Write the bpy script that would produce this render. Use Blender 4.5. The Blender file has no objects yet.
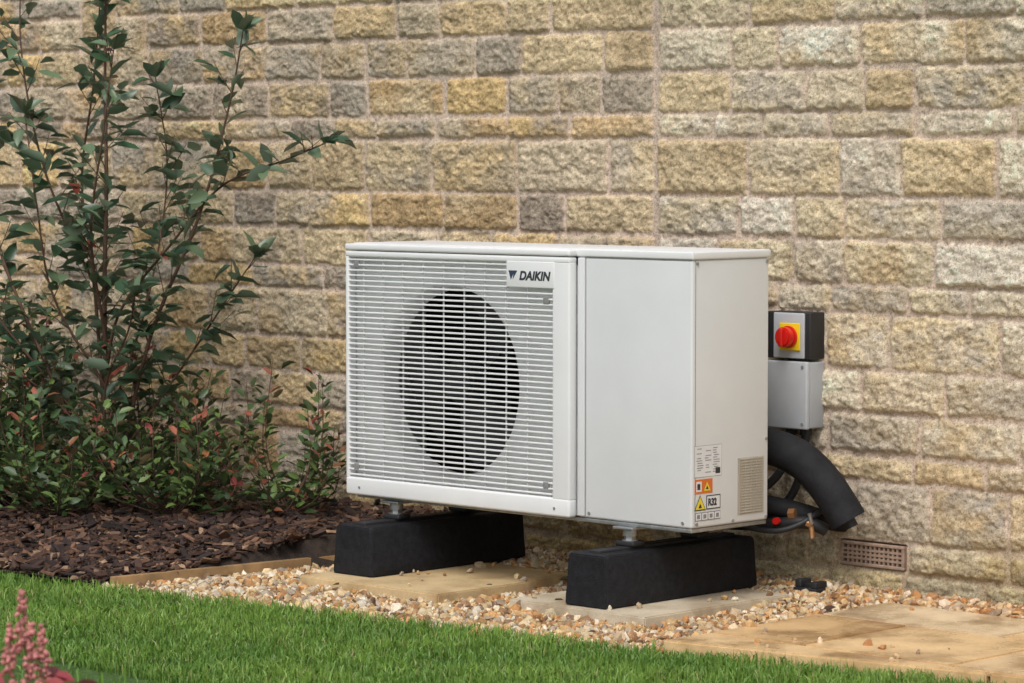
import bpy, bmesh, math, random
import numpy as np
from mathutils import Vector, Matrix

random.seed(7)
RNG = np.random.default_rng(11)
scene = bpy.context.scene
COL = scene.collection

# ------------------------------------------------------------------ helpers
def srgb(r, g, b):
    def f(c):
        c = c / 255.0
        return c / 12.92 if c <= 0.04045 else ((c + 0.055) / 1.055) ** 2.4
    return (f(r), f(g), f(b))

_lat = {}
def vnoise(x, y, seed=0):
    if seed not in _lat:
        _lat[seed] = np.random.default_rng(1000 + seed).random((256, 256)) * 2 - 1
    g = _lat[seed]
    xi = np.floor(x).astype(int); yi = np.floor(y).astype(int)
    fx = x - xi; fy = y - yi
    fx = fx * fx * (3 - 2 * fx); fy = fy * fy * (3 - 2 * fy)
    x0 = xi % 256; x1 = (xi + 1) % 256; y0 = yi % 256; y1 = (yi + 1) % 256
    return (g[x0, y0] * (1 - fx) * (1 - fy) + g[x1, y0] * fx * (1 - fy)
            + g[x0, y1] * (1 - fx) * fy + g[x1, y1] * fx * fy)

def fbm(x, y, seed=0, oct=4, gain=0.5):
    v = 0; a = 1.0; t = 0
    for o in range(oct):
        v = v + a * vnoise(x * 2 ** o + 17.3 * o, y * 2 ** o + 5.1 * o, seed + o)
        t += a; a *= gain
    return v / t

def sstep(a, b, x):
    t = np.clip((x - a) / (b - a), 0, 1)
    return t * t * (3 - 2 * t)

def link(o):
    COL.objects.link(o); return o

def mesh_np(name, V, F, mat=None, col=None, smooth=False):
    V = np.asarray(V, dtype=np.float32); F = np.asarray(F, dtype=np.int32)
    me = bpy.data.meshes.new(name)
    me.vertices.add(len(V)); me.vertices.foreach_set("co", V.ravel())
    k = F.shape[1]
    me.loops.add(F.size); me.loops.foreach_set("vertex_index", F.ravel())
    me.polygons.add(len(F))
    me.polygons.foreach_set("loop_start", np.arange(0, F.size, k, dtype=np.int32))
    me.update(calc_edges=True)
    if col is not None:
        c = np.ones((len(V), 4), dtype=np.float32); c[:, :3] = col
        at = me.color_attributes.new("Col", 'FLOAT_COLOR', 'POINT')
        at.data.foreach_set("color", c.ravel())
    me.polygons.foreach_set("use_smooth", np.full(len(F), smooth))
    if mat: me.materials.append(mat)
    me.validate()
    return link(bpy.data.objects.new(name, me))

def empty(name, loc):
    e = bpy.data.objects.new(name, None); e.location = loc
    e.empty_display_size = 0.1
    return link(e)

def parent(ch, e):
    ch.parent = e
    ch.matrix_parent_inverse = Matrix.Translation(-Vector(e.location))
    return ch

def box(name, x0, x1, y0, y1, z0, z1, mat, bev=0.0, par=None, seg=3):
    bm = bmesh.new()
    bmesh.ops.create_cube(bm, size=1)
    for v in bm.verts:
        v.co = Vector(((x1 - x0) * v.co.x, (y1 - y0) * v.co.y, (z1 - z0) * v.co.z))
    if bev > 0:
        bmesh.ops.bevel(bm, geom=bm.edges[:] , offset=bev, segments=seg, profile=0.5, affect='EDGES')
    me = bpy.data.meshes.new(name); bm.to_mesh(me); bm.free()
    me.materials.append(mat)
    if bev > 0:
        for p in me.polygons: p.use_smooth = True
        me.set_sharp_from_angle(angle=math.radians(50))
    o = link(bpy.data.objects.new(name, me))
    o.location = ((x0 + x1) / 2, (y0 + y1) / 2, (z0 + z1) / 2)
    if par: parent(o, par)
    return o

def cyl(name, p, axis, r, h, mat, par=None, seg=32, bev=0.0, r2=None):
    bm = bmesh.new()
    bmesh.ops.create_cone(bm, cap_ends=True, segments=seg, radius1=r, radius2=r if r2 is None else r2, depth=h)
    if bev > 0:
        es = [e for e in bm.edges if len(e.link_faces) == 2 and any(len(f.verts) > 4 for f in e.link_faces)]
        bmesh.ops.bevel(bm, geom=es, offset=bev, segments=2, affect='EDGES')
    me = bpy.data.meshes.new(name); bm.to_mesh(me); bm.free(); me.materials.append(mat)
    for q in me.polygons: q.use_smooth = True
    me.set_sharp_from_angle(angle=math.radians(40))
    o = link(bpy.data.objects.new(name, me))
    o.rotation_mode = 'QUATERNION'
    o.rotation_quaternion = Vector((0, 0, 1)).rotation_difference(Vector(axis))
    o.location = p
    if par: parent(o, par)
    return o

def tube(name, pts, r, mat, par=None, rough=0.0):
    cu = bpy.data.curves.new(name, 'CURVE'); cu.dimensions = '3D'
    cu.bevel_depth = r; cu.bevel_resolution = 6; cu.use_fill_caps = True
    sp = cu.splines.new('NURBS'); sp.points.add(len(pts) - 1)
    for i, p in enumerate(pts): sp.points[i].co = (*p, 1)
    sp.use_endpoint_u = True; sp.order_u = 4; sp.resolution_u = 10
    cu.materials.append(mat)
    o = link(bpy.data.objects.new(name, cu))
    if par: parent(o, par)
    return o

# node helpers
def newmat(name):
    m = bpy.data.materials.new(name); m.use_nodes = True
    nt = m.node_tree; b = nt.nodes['Principled BSDF']
    return m, nt, b

def noise(nt, scale, detail=4, rough=0.5, coord='Object', w=None):
    tc = nt.nodes.new('ShaderNodeTexCoord')
    n = nt.nodes.new('ShaderNodeTexNoise'); n.inputs['Scale'].default_value = scale
    n.inputs['Detail'].default_value = detail; n.inputs['Roughness'].default_value = rough
    nt.links.new(tc.outputs[coord], n.inputs['Vector'])
    return n

def ramp(nt, src, stops):
    r = nt.nodes.new('ShaderNodeValToRGB')
    els = r.color_ramp.elements
    while len(els) < len(stops): els.new(0.5)
    for e, (p, c) in zip(els, stops):
        e.position = p; e.color = (*c, 1) if len(c) == 3 else c
    nt.links.new(src, r.inputs[0]); return r

def mix(nt, mode, fac, a, b):
    m = nt.nodes.new('ShaderNodeMix'); m.data_type = 'RGBA'; m.blend_type = mode
    for sock, v in ((m.inputs[0], fac), (m.inputs[6], a), (m.inputs[7], b)):
        if hasattr(v, 'is_linked') or hasattr(v, 'links'): nt.links.new(v, sock)
        elif isinstance(v, (int, float)): sock.default_value = v
        else: sock.default_value = (*v, 1)
    return m.outputs[2]

def bump(nt, b, h, strength=0.3, dist=0.002):
    n = nt.nodes.new('ShaderNodeBump'); n.inputs['Strength'].default_value = strength
    n.inputs['Distance'].default_value = dist
    nt.links.new(h, n.inputs['Height']); nt.links.new(n.outputs[0], b.inputs['Normal'])
    return n

def simple(name, col, rough=0.5, metal=0.0, var=0.12, nscale=12, bs=0.0, bscale=200, bd=0.001, spec=0.5):
    m, nt, b = newmat(name)
    n = noise(nt, nscale, 3, 0.6)
    r = ramp(nt, n.outputs[0], [(0.3, tuple(c * (1 - var) for c in col)), (0.7, tuple(min(1, c * (1 + var)) for c in col))])
    nt.links.new(r.outputs[0], b.inputs['Base Color'])
    b.inputs['Roughness'].default_value = rough; b.inputs['Metallic'].default_value = metal
    b.inputs['Specular IOR Level'].default_value = spec
    if bs > 0:
        n2 = noise(nt, bscale, 3); bump(nt, b, n2.outputs[0], bs, bd)
    return m

def attrmat(name, rough=0.8, var=0.15, nscale=80, bs=0.3, bscale=200, bd=0.002, spec=0.4):
    m, nt, b = newmat(name)
    a = nt.nodes.new('ShaderNodeAttribute'); a.attribute_name = 'Col'
    n = noise(nt, nscale, 3, 0.6)
    r = ramp(nt, n.outputs[0], [(0.25, (1 - var,) * 3), (0.75, (1 + var,) * 3)])
    c = mix(nt, 'MULTIPLY', 1.0, a.outputs['Color'], r.outputs[0])
    nt.links.new(c, b.inputs['Base Color'])
    b.inputs['Roughness'].default_value = rough
    b.inputs['Specular IOR Level'].default_value = spec
    if bs > 0:
        n2 = noise(nt, bscale, 2, 0.6); bump(nt, b, n2.outputs[0], bs, bd)
    return m

# ------------------------------------------------------------------ materials
def stone_material():
    m, nt, b = newmat("wall_stone")
    a = nt.nodes.new('ShaderNodeAttribute'); a.attribute_name = 'Col'
    n = noise(nt, 75, 5, 0.85)
    r = ramp(nt, n.outputs[0], [(0.33, (0.46, 0.43, 0.40)), (0.44, (0.86, 0.85, 0.84)), (0.56, (1.08, 1.08, 1.07)), (0.70, (1.48, 1.48, 1.46))])
    c = mix(nt, 'MULTIPLY', 0.95, a.outputs['Color'], r.outputs[0])
    n3 = noise(nt, 230, 2, 0.7)
    r3 = ramp(nt, n3.outputs[0], [(0.34, (0.38, 0.35, 0.32)), (0.43, (0.98, 0.98, 0.98)), (0.62, (1.05, 1.05, 1.05)), (.75, (1.35, 1.35, 1.35))])
    c = mix(nt, 'MULTIPLY', 0.85, c, r3.outputs[0])
    nt.links.new(c, b.inputs['Base Color'])
    b.inputs['Roughness'].default_value = 0.92
    b.inputs['Specular IOR Level'].default_value = 0.2
    bump(nt, b, n.outputs[0], 0.85, 0.009)
    return m
M_STONE = stone_material()

def paint_material(name, base, rough=0.38):
    m, nt, b = newmat(name)
    n = noise(nt, 3.5, 5, 0.65)
    r = ramp(nt, n.outputs[0], [(0.3, tuple(c * 0.92 for c in base)), (0.7, base)])
    nt.links.new(r.outputs[0], b.inputs['Base Color'])
    r2 = ramp(nt, n.outputs[0], [(0.3, (rough - 0.06,) * 3), (0.7, (rough + 0.1,) * 3)])
    nt.links.new(r2.outputs[0], b.inputs['Roughness'])
    return m
M_WHITE = paint_material("white_paint", (0.69, 0.705, 0.71))
M_WHITE2 = paint_material("white_plastic", (0.78, 0.79, 0.79), 0.45)
M_INNER = simple("inner_panel_paint", (0.74, 0.75, 0.75), 0.55, var=0.05)
M_SEAM = simple("seam_shadow_gap", (0.22, 0.22, 0.22), 0.7)
M_DARK = simple("dark_plastic", (0.018, 0.018, 0.02), 0.55)
M_COIL = simple("coil_fins", (0.012, 0.012, 0.013), 0.7)
M_FAN = simple("fan_plastic", (0.035, 0.036, 0.04), 0.4)
M_RUBBER = simple("recycled_rubber", (0.009, 0.0095, 0.012), 0.62, var=0.5, nscale=60, bs=0.8, bscale=260, bd=0.002, spec=.3)
M_GALV = simple("galvanised_steel", (0.42, 0.43, 0.44), 0.4, metal=0.8, var=0.2, nscale=40)
M_GREYBOX = simple("grey_abs", (0.38, 0.40, 0.43), 0.45, var=0.06)
M_GREYLID = simple("grey_abs_light", (0.45, 0.47, 0.50), 0.45, var=0.06)
M_YEL = simple("yellow_plastic", (0.85, 0.58, 0.02), 0.4, var=0.03)
M_RED = simple("red_plastic", (0.65, 0.015, 0.01), 0.3, var=0.03)
M_FOAM = simple("foam_insulation", (0.013, 0.0135, 0.016), 0.75, var=0.35, nscale=25, bs=0.4, bscale=120, bd=0.002, spec=.3)
M_BRASS = simple("brass", (0.42, 0.22, 0.10), 0.45, metal=0.7, var=0.2)
M_TERRA = simple("weathered_terracotta", (0.30, 0.21, 0.155), 0.85, var=0.25, nscale=40, bs=0.4)
M_LABEL = simple("label_white", (0.70, 0.71, 0.72), 0.4, var=0.02)
M_ORANGE = simple("label_orange", (0.65, 0.16, 0.03), 0.4, var=0.03)
M_LYEL = simple("label_yellow", (0.75, 0.6, 0.05), 0.4, var=0.03)
M_INK = simple("ink", (0.03, 0.03, 0.035), 0.5)
M_LOGO = simple("logo_ink", (0.03, 0.035, 0.045), 0.5)
M_LOGOB = simple("logo_blue", (0.03, 0.05, 0.09), 0.5)
M_VENT = simple("vent_beige", (0.44, 0.40, 0.33), 0.6)
M_TIMBER = simple("treated_timber", (0.28, 0.17, 0.075), 0.8, var=0.3, nscale=15, bs=0.5, bscale=60)
M_GRAVEL = attrmat("pebbles", 0.6, 0.2, 120, 0.3, 300, 0.001)
M_CHIP = attrmat("bark", 0.75, 0.35, 60, 0.6, 150, 0.003)
M_BARKSTEM = simple("stem_bark", (0.10, 0.055, 0.035), 0.75, var=0.3, nscale=40, bs=0.4)

def paving_material(name, wet=True):
    m, nt, b = newmat(name)
    a = nt.nodes.new('ShaderNodeAttribute'); a.attribute_name = 'Col'
    n = noise(nt, 4, 5, 0.6)
    r = ramp(nt, n.outputs[0], [(0.36, (0.62, 0.53, 0.43)), (0.5, (0.95, 0.93, 0.9)), (0.64, (1.15, 1.15, 1.15))])
    c = mix(nt, 'MULTIPLY', 0.9, a.outputs['Color'], r.outputs[0])
    n2 = noise(nt, 140, 3, 0.7)
    r2 = ramp(nt, n2.outputs[0], [(0.3, (0.84, 0.82, 0.8)), (0.7, (1.1, 1.1, 1.1))])
    c = mix(nt, 'MULTIPLY', 0.7, c, r2.outputs[0])
    nt.links.new(c, b.inputs['Base Color'])
    r3 = ramp(nt, n.outputs[0], [(0.40, (0.10,) * 3), (0.58, (0.45,) * 3)] if wet else [(0.4, (0.7,) * 3), (0.6, (0.85,) * 3)])
    nt.links.new(r3.outputs[0], b.inputs['Roughness'])
    n4 = noise(nt, 14, 4, 0.6); bump(nt, b, n4.outputs[0], 0.2, 0.003)
    return m
M_PAVE = paving_material("sandstone_paving")
M_SLAB = paving_material("concrete_slab", False)

def leaf_material(name, rough=0.38, back=(0.13, 0.18, 0.12), trans=0.12):
    m, nt, b = newmat(name)
    a = nt.nodes.new('ShaderNodeAttribute'); a.attribute_name = 'Col'
    g = nt.nodes.new('ShaderNodeNewGeometry')
    bk = mix(nt, 'MIX', 0.65, a.outputs['Color'], back)
    fin = mix(nt, 'MIX', g.outputs['Backfacing'], a.outputs['Color'], bk)
    nt.links.new(fin, b.inputs['Base Color'])
    b.inputs['Roughness'].default_value = rough
    b.inputs['Specular IOR Level'].default_value = 0.5
    if trans > 0:
        out = nt.nodes['Material Output']
        tr = nt.nodes.new('ShaderNodeBsdfTranslucent'); nt.links.new(fin, tr.inputs[0])
        ms = nt.nodes.new('ShaderNodeMixShader'); ms.inputs[0].default_value = trans
        nt.links.new(b.outputs[0], ms.inputs[1]); nt.links.new(tr.outputs[0], ms.inputs[2])
        nt.links.new(ms.outputs[0], out.inputs[0])
    return m
M_LEAF = leaf_material("shrub_leaf", .36, (0.18, 0.24, 0.17), .1)
M_LEAF2 = leaf_material("low_shrub_leaf", 0.45, (0.10, 0.13, 0.07))
M_GRASS = leaf_material("grass_blade", 0.5, (0.11, 0.22, 0.035), 0.0)
M_PETAL = leaf_material("pink_flower", 0.7, (0.5, 0.15, 0.18), 0.2)

def groundmat(name, c1, c2, scale):
    m, nt, b = newmat(name)
    n = noise(nt, scale, 5, 0.7, 'Object')
    r = ramp(nt, n.outputs[0], [(0.35, c1), (0.65, c2)])
    nt.links.new(r.outputs[0], b.inputs['Base Color']); b.inputs['Roughness'].default_value = 0.95
    bump(nt, b, n.outputs[0], 0.6, 0.02)
    return m
M_SOIL = groundmat("soil", (0.018, 0.012, 0.009), (0.05, 0.032, 0.022), 30)
M_TURF = groundmat("turf", (0.03, 0.07, 0.01), (0.07, 0.14, 0.025), 25)
M_GBASE = groundmat("gravel_base", (0.10, 0.075, 0.05), (0.25, 0.2, 0.14), 60)
M_GROUT = groundmat("grout", (0.2, 0.15, 0.1), (0.32, 0.26, 0.18), 60)

# ------------------------------------------------------------------ stone wall
WY = 0.65
JX = -0.70
courses = [-.30, -.17, -.06, .055, .14, .304, .379, .496, .616, .774, .852, .978, 1.097, 1.264, 1.337,
           1.459, 1.585, 1.70, 1.775, 1.93, 2.05, 2.17, 2.25, 2.40, 2.52, 2.70]
PAL_R = [(214, 199, 173), (208, 192, 166), (220, 207, 184), (204, 191, 172), (213, 193, 158), (198, 187, 171), (215, 200, 170), (224, 213, 195), (206, 184, 148)]
PAL_L = [(204, 184, 150), (210, 186, 146), (198, 176, 142), (188, 175, 156), (212, 192, 158), (196, 168, 128), (178, 167, 152), (206, 190, 164), (210, 182, 134), (196, 180, 156), (166, 152, 136)]
stones = []
def layout(xa, xb, left):
    blocked = {i: [] for i in range(len(courses) + 1)}
    if not left: blocked[3].append((-.014, .236))
    for i in range(len(courses) - 1):
        z0, z1 = courses[i], courses[i + 1]
        h = z1 - z0
        segs = []; cur = xa
        for (a, b) in sorted(blocked[i]):
            if a - cur > 0.03: segs.append((cur, a))
            cur = b
        if xb - cur > 0.03: segs.append((cur, xb))
        for (a, b) in segs:
            x = a
            while x < b - 1e-6:
                if h < .09: L = random.choice([random.uniform(.18, .28), random.uniform(.26, .36)])
                elif h < .13: L = random.choice([random.uniform(.16, .22), random.uniform(.22, .35), random.uniform(.27, .36)])
                else: L = random.choice([random.uniform(.18, .26), random.uniform(.26, .38)])
                if b - (x + L) < .12: L = b - x
                if L > .43: L = L / 2
                zt = z1
                if (random.random() < .04 and L < .24 and L > .14 and i + 2 < len(courses) and h < .13 and i > 4
                        and not any(p[0] < x + L and p[1] > x for p in blocked[i + 1])):
                    zt = courses[i + 2]; blocked[i + 1].append((x, x + L))
                stones.append((x, x + L, z0, zt, left))
                x += L
layout(-9.0, JX - .004, True)
layout(JX + .008, 5.0, False)

SINFO = []
for s in stones:
    pal = PAL_L if s[4] else PAL_R
    c = np.array(srgb(*random.choice(pal)))
    c2 = np.array(srgb(*random.choice(pal)))
    k = random.uniform(.88, 1.10) * 1.10
    SINFO.append((c * k, c2 * k, random.uniform(.004, .013), random.uniform(-.03, .03), random.uniform(-.07, .07),
                  random.uniform(.006, .020), random.uniform(0, 100)))
MORT = np.array(srgb(218, 198, 180))

def wall_patch(name, xa, xb, za, zb, res):
    nx = int(round((xb - xa) / res)) + 1; nz = int(round((zb - za) / res)) + 1
    xs = np.linspace(xa, xb, nx); zs = np.linspace(za, zb, nz)
    X, Z = np.meshgrid(xs, zs, indexing='ij')
    H = 0.0012 * fbm(X * 60, Z * 60, 3) + .002 * fbm(X * 9, Z * 9, 5)
    mv = 1 + .14 * fbm(X * 14, Z * 14, 8, 5)
    C = MORT[None, None, :] * mv[..., None]
    wob = .007 * fbm(X * 14, Z * 14, 20, 2) + .006 * fbm(X * 70, Z * 70, 23, 2)
    rough = fbm(X * 26, Z * 32, 30, 5, .78)
    rid = 1 - np.abs(fbm(X * 12 + 3, Z * 19, 36, 5, .7)) * 2.4
    cn = fbm(X * 7, Z * 9, 44, 4)
    cn2 = fbm(X * 30, Z * 38, 50, 4, .75)
    gap = .0012 * vnoise(X * 5, Z * 5, 77)
    for s, inf in zip(stones, SINFO):
        x0, x1, z0, z1, _ = s
        i0, i1 = np.searchsorted(xs, [x0, x1]); j0, j1 = np.searchsorted(zs, [z0, z1])
        if i1 <= i0 or j1 <= j0: continue
        sl = (slice(i0, i1), slice(j0, j1))
        x = X[sl]; z = Z[sl]
        c, c2, P, tx, tz, rad, sd = inf
        g = .0052
        cx, cz = (x0 + x1) / 2, (z0 + z1) / 2
        hx, hz = (x1 - x0) / 2 - g, (z1 - z0) / 2 - g
        rad = min(rad, hz * .8)
        qx = np.abs(x - cx) - hx + rad; qz = np.abs(z - cz) - hz + rad
        d = -(np.sqrt(np.maximum(qx, 0) ** 2 + np.maximum(qz, 0) ** 2) + np.minimum(np.maximum(qx, qz), 0) - rad)
        d = d + wob[sl] + gap[sl]
        m = sstep(-.001, .004, d)
        e = 1 - np.exp(-np.maximum(d, 0) / .0045)
        h = e * (P + .0115 * rough[sl] + .0060 * rid[sl] + tx * (x - cx) * .6 + tz * (z - cz))
        H[sl] = H[sl] * (1 - m) + np.maximum(h, -.003) * m
        t = np.clip(.5 + 1.5 * cn[sl] + .5 * cn2[sl], 0, 1)[..., None]
        cc = c * (1 - t) + c2 * t
        cc = cc * (1 + .34 * cn2[sl] + .32 * rough[sl])[..., None]
        C[sl] = C[sl] * (1 - m[..., None]) + cc * m[..., None]
    # movement joint sealant strip
    jm = (1 - sstep(.004, .007, np.abs(X - (JX + .002))))
    H = H * (1 - jm) + (-.001) * jm
    C = C * (1 - jm[..., None]) + (MORT * .92)[None, None, :] * jm[..., None]
    # damp, algae at the foot of the wall; faint weathering elsewhere
    damp = (1 - sstep(.0, .26, Z + .10 * fbm(X * 5, Z * 8, 60)))[..., None] * .62
    C = C * (1 - damp) + C * np.array([.58, .56, .36]) * damp
    blot = np.clip(fbm(X * 2.3, Z * 3.1, 70, 4) * 1.6 - .15, 0, 1)[..., None] * .18
    C = C * (1 - blot * np.array([.95, .95, .95]))
    # air brick pocket
    ab = (X > -.003) & (X < .226) & (Z > .062) & (Z < .133)
    H = np.where(ab, -.03, H)
    V = np.stack([X, WY - H, Z], -1).reshape(-1, 3)
    idx = np.arange(nx * nz).reshape(nx, nz)
    F = np.stack([idx[:-1, :-1], idx[1:, :-1], idx[1:, 1:], idx[:-1, 1:]], -1).reshape(-1, 4)
    return mesh_np(name, V, F, M_STONE, np.clip(C.reshape(-1, 3), 0, .85), True)

wall = empty("stone_wall", (-1.5, WY, 0))
parent(wall_patch("wall_face", -4.2, 1.1, -.12, 1.82, .0042), wall)
parent(wall_patch("wall_face_west", -9.0, -4.2, -.12, 1.82, .016), wall)
parent(wall_patch("wall_face_east", 1.1, 5.0, -.12, 1.82, .016), wall)
parent(wall_patch("wall_face_upper", -9.0, 5.0, 1.82, 2.7, .016), wall)
box("wall_core", -9.0, 5.0, WY + .035, WY + .35, -.3, 2.7, M_GROUT, 0, wall)
box("wall_coping", -9.05, 5.05, WY - .06, WY + .4, 2.703, 2.78, M_SLAB, .01, wall)

# air brick
ab = empty("air_brick", (.1115, WY, .098))
ax0, ax1, az0, az1 = .000, .223, .064, .131
yf = WY - .008
box("frame_top", ax0, ax1, yf, WY + .02, az1 - .009, az1, M_TERRA, .002, ab)
box("frame_bottom", ax0, ax1, yf, WY + .02, az0, az0 + .009, M_TERRA, .002, ab)
box("frame_side_a", ax0, ax0 + .010, yf + .001, WY + .02, az0 + .009, az1 - .009, M_TERRA, 0, ab)
box("frame_side_b", ax1 - .010, ax1, yf + .001, WY + .02, az0 + .009, az1 - .009, M_TERRA, 0, ab)
for i in range(1, 4):
    zc = az0 + .009 + i * (az1 - az0 - .018) / 4
    box("bar_h", ax0 + .010, ax1 - .010, yf + .002, WY + .02, zc - .0032, zc + .0032, M_TERRA, 0, ab)
for i in range(1, 13):
    xc = ax0 + .010 + i * (ax1 - ax0 - .020) / 13
    box("bar_v", xc - .0036, xc + .0036, yf + .003, WY + .02, az0 + .009, az1 - .009, M_TERRA, 0, ab)
box("cavity", ax0 + .005, ax1 - .005, WY + .021, WY + .028, az0 + .004, az1 - .004, M_DARK, 0, ab)

# ------------------------------------------------------------------ ground sheets
def lawn_edge(x): return -.508 + .125 * x + .05 * np.maximum(x, 0)
TE = lambda y: -1.62 + (y + .66) * (.17 / 1.31)   # timber edging x at y

def gravel_z(x, y): return -.035 + .033 * sstep(.15, .6, y) + .004 * fbm(x * 6, y * 6, 80, 3)
def bed_z(x, y): return -.015 + .085 * sstep(-.7, .35, y) + .014 * fbm(x * 4, y * 4, 84, 3)

mesh_np("ground", [(-150, -150, -.07), (150, -150, -.07), (150, 150, -.07), (-150, 150, -.07)], [(0, 1, 2, 3)], M_TURF)
def sheet(name, xa, xb, ya, yb, zf, mat, n=80):
    xs = np.linspace(xa, xb, n); t = np.linspace(0, 1, n)
    X, T = np.meshgrid(xs, t, indexing='ij')
    Y = ya(X) + (yb(X) - ya(X)) * T
    V = np.stack([X, Y, zf(X, Y)], -1).reshape(-1, 3)
    idx = np.arange(n * n).reshape(n, n)
    F = np.stack([idx[:-1, :-1], idx[1:, :-1], idx[1:, 1:], idx[:-1, 1:]], -1).reshape(-1, 4)
    return mesh_np(name, V, F, mat, None, True)
lawn = empty("lawn", (0, -2, -.03))
parent(sheet("turf_sheet", -8, 5, lambda X: X * 0 - 25, lambda X: lawn_edge(X) , lambda X, Y: -.034 + 0 * X, M_TURF, 60), lawn)
soil = sheet("soil_bed", -9, -1.40, lambda X: lawn_edge(X), lambda X: X * 0 + WY + .02,
             lambda X, Y: np.where(X > TE(Y) - .01, -.05, bed_z(X, Y)), M_SOIL, 160)
gravel = empty("gravel", (-.6, .1, -.03))
parent(sheet("gravel_base", -1.66, 5, lambda X: lawn_edge(X), lambda X: X * 0 + WY + .02,
             lambda X, Y: np.where(X < TE(Y), -.055, gravel_z(X, Y) - .012), M_GBASE, 160), gravel)

# timber edging
te = empty("timber_edging", (-1.55, 0, 0))
o = box("board", -.67, .67, -.010, .010, -.08, -.004, M_TIMBER, .002)
o.rotation_euler = (0, 0, math.atan2(1.31, .17))
o.location = (-1.535, -.005, -.036)
parent(o, te)

# pebbles
ico_bm = bmesh.new(); bmesh.ops.create_icosphere(ico_bm, subdivisions=1, radius=1)
ICOV = np.array([v.co[:] for v in ico_bm.verts]); ICOF = np.array([[v.index for v in f.verts] for f in ico_bm.faces]); ico_bm.free()
def rotmats(n, flat=False):
    a = RNG.random(n) * 2 * np.pi
    if flat: b = RNG.normal(0, .3, n); c = RNG.normal(0, .3, n)
    else: b = RNG.random(n) * 2 * np.pi; c = RNG.random(n) * 2 * np.pi
    ca, sa, cb, sb, cc, sc = np.cos(a), np.sin(a), np.cos(b), np.sin(b), np.cos(c), np.sin(c)
    o = np.zeros(n); l = np.ones(n)
    Rz = np.stack([ca, -sa, o, sa, ca, o, o, o, l], -1).reshape(-1, 3, 3)
    Rx = np.stack([l, o, o, o, cb, -sb, o, sb, cb], -1).reshape(-1, 3, 3)
    Ry = np.stack([cc, o, sc, o, l, o, -sc, o, cc], -1).reshape(-1, 3, 3)
    return Rz @ Rx @ Ry
def scatter(name, P, S, base_v, base_f, cols, mat, flat=False, jitter=.0, smooth=False):
    n = len(P); R = rotmats(n, flat)
    loc = base_v[None] * S[:, None, :]
    if jitter: loc = loc * (1 + RNG.normal(0, jitter, (n, len(base_v), 1)))
    V = np.einsum('nij,nkj->nki', R, loc) + P[:, None, :]
    F = base_f[None] + (np.arange(n) * len(base_v))[:, None, None]
    C = np.repeat(cols, len(base_v), axis=0)
    return mesh_np(name, V.reshape(-1, 3), F.reshape(-1, base_f.shape[1]), mat, C, smooth)

SLABS = [(-1.27, -.70, -.26, .32), (-.50, .0, -.185, .42)]
PX, PY = .29, .48
N = 48000
x = RNG.uniform(-1.66, 2.0, N); y = RNG.uniform(-.8, WY, N)
ok = (y > lawn_edge(x) - .02) & (x > TE(y) + .01) & (y < WY - .005)
ok &= ~((x > PX + .006) & (y < PY - .006) & (RNG.random(N) > .003))
for (a, b, c, d) in SLABS: ok &= ~((x > a + .006) & (x < b - .006) & (y > c + .006) & (y < d - .006) & (RNG.random(N) > .006))
x, y = x[ok], y[ok]
n = len(x)
sz = np.clip(RNG.lognormal(np.log(.0080), .38, n), .004, .020)
S = np.stack([sz * RNG.uniform(.9, 1.4, n), sz, sz * RNG.uniform(.5, .85, n)], -1)
z = gravel_z(x, y) + RNG.uniform(-.008, .010, n)
on = (x > PX + .006) & (y < PY - .006)
for (a, b, c, d) in SLABS: on |= ((x > a + .006) & (x < b - .006) & (y > c + .006) & (y < d - .006))
z = np.where(on, .005, z)
pc = np.array([srgb(*c) for c in [(224, 204, 166), (204, 166, 114), (232, 220, 196), (162, 122, 84), (178, 162, 142), (206, 152, 96), (220, 194, 150), (200, 178, 146), (136, 108, 84), (228, 208, 170), (190, 144, 98), (214, 182, 132)]])
pcol = pc[RNG.integers(0, len(pc), n)] * RNG.uniform(.62, 1.0, (n, 1))
orange = np.clip((x + .1) / .6, 0, 1)[:, None] * .40
pcol = pcol * (1 - orange) + pcol * np.array([1.0, .70, .50]) * orange
parent(scatter("pebble_mass", np.stack([x, y, z], -1), S, ICOV, ICOF, pcol, M_GRAVEL, False, .16), gravel)

# bark mulch
CUV = np.array([[-1, -1, -1], [1, -.7, -1], [.8, 1, -1], [-.9, .8, -1], [-.9, -.8, 1], [.8, -.9, 1], [1, .7, 1], [-1, 1, 1]]) * .5
CUF = np.array([[0, 3, 2, 1], [4, 5, 6, 7], [0, 1, 5, 4], [1, 2, 6, 5], [2, 3, 7, 6], [3, 0, 4, 7]])
N = 20000
x = RNG.uniform(-4.6, -1.45, N); y = RNG.uniform(-1.1, WY, N)
ok = (y > lawn_edge(x) + .01) & (x < TE(y) - .012)
x, y = x[ok], y[ok]; n = len(x)
L = np.clip(RNG.lognormal(np.log(.030), .55, n), .010, .085)
S = np.stack([L, np.minimum(L * RNG.uniform(.22, .6, n), .03), RNG.uniform(.003, .011, n)], -1)
z = bed_z(x, y) + RNG.uniform(-.004, .020, n)
mc = np.array([srgb(*c) for c in [(66, 46, 37), (92, 66, 50), (50, 38, 34), (118, 88, 68), (76, 56, 48), (150, 122, 98), (42, 32, 29)]])
mcol = mc[RNG.choice(len(mc), n, p=[.22, .2, .2, .12, .14, .05, .07])] * RNG.uniform(.6, 1.15, (n, 1))
scatter("bark_mulch", np.stack([x, y, z], -1), S, CUV, CUF, mcol, M_CHIP, True, .1)

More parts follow.
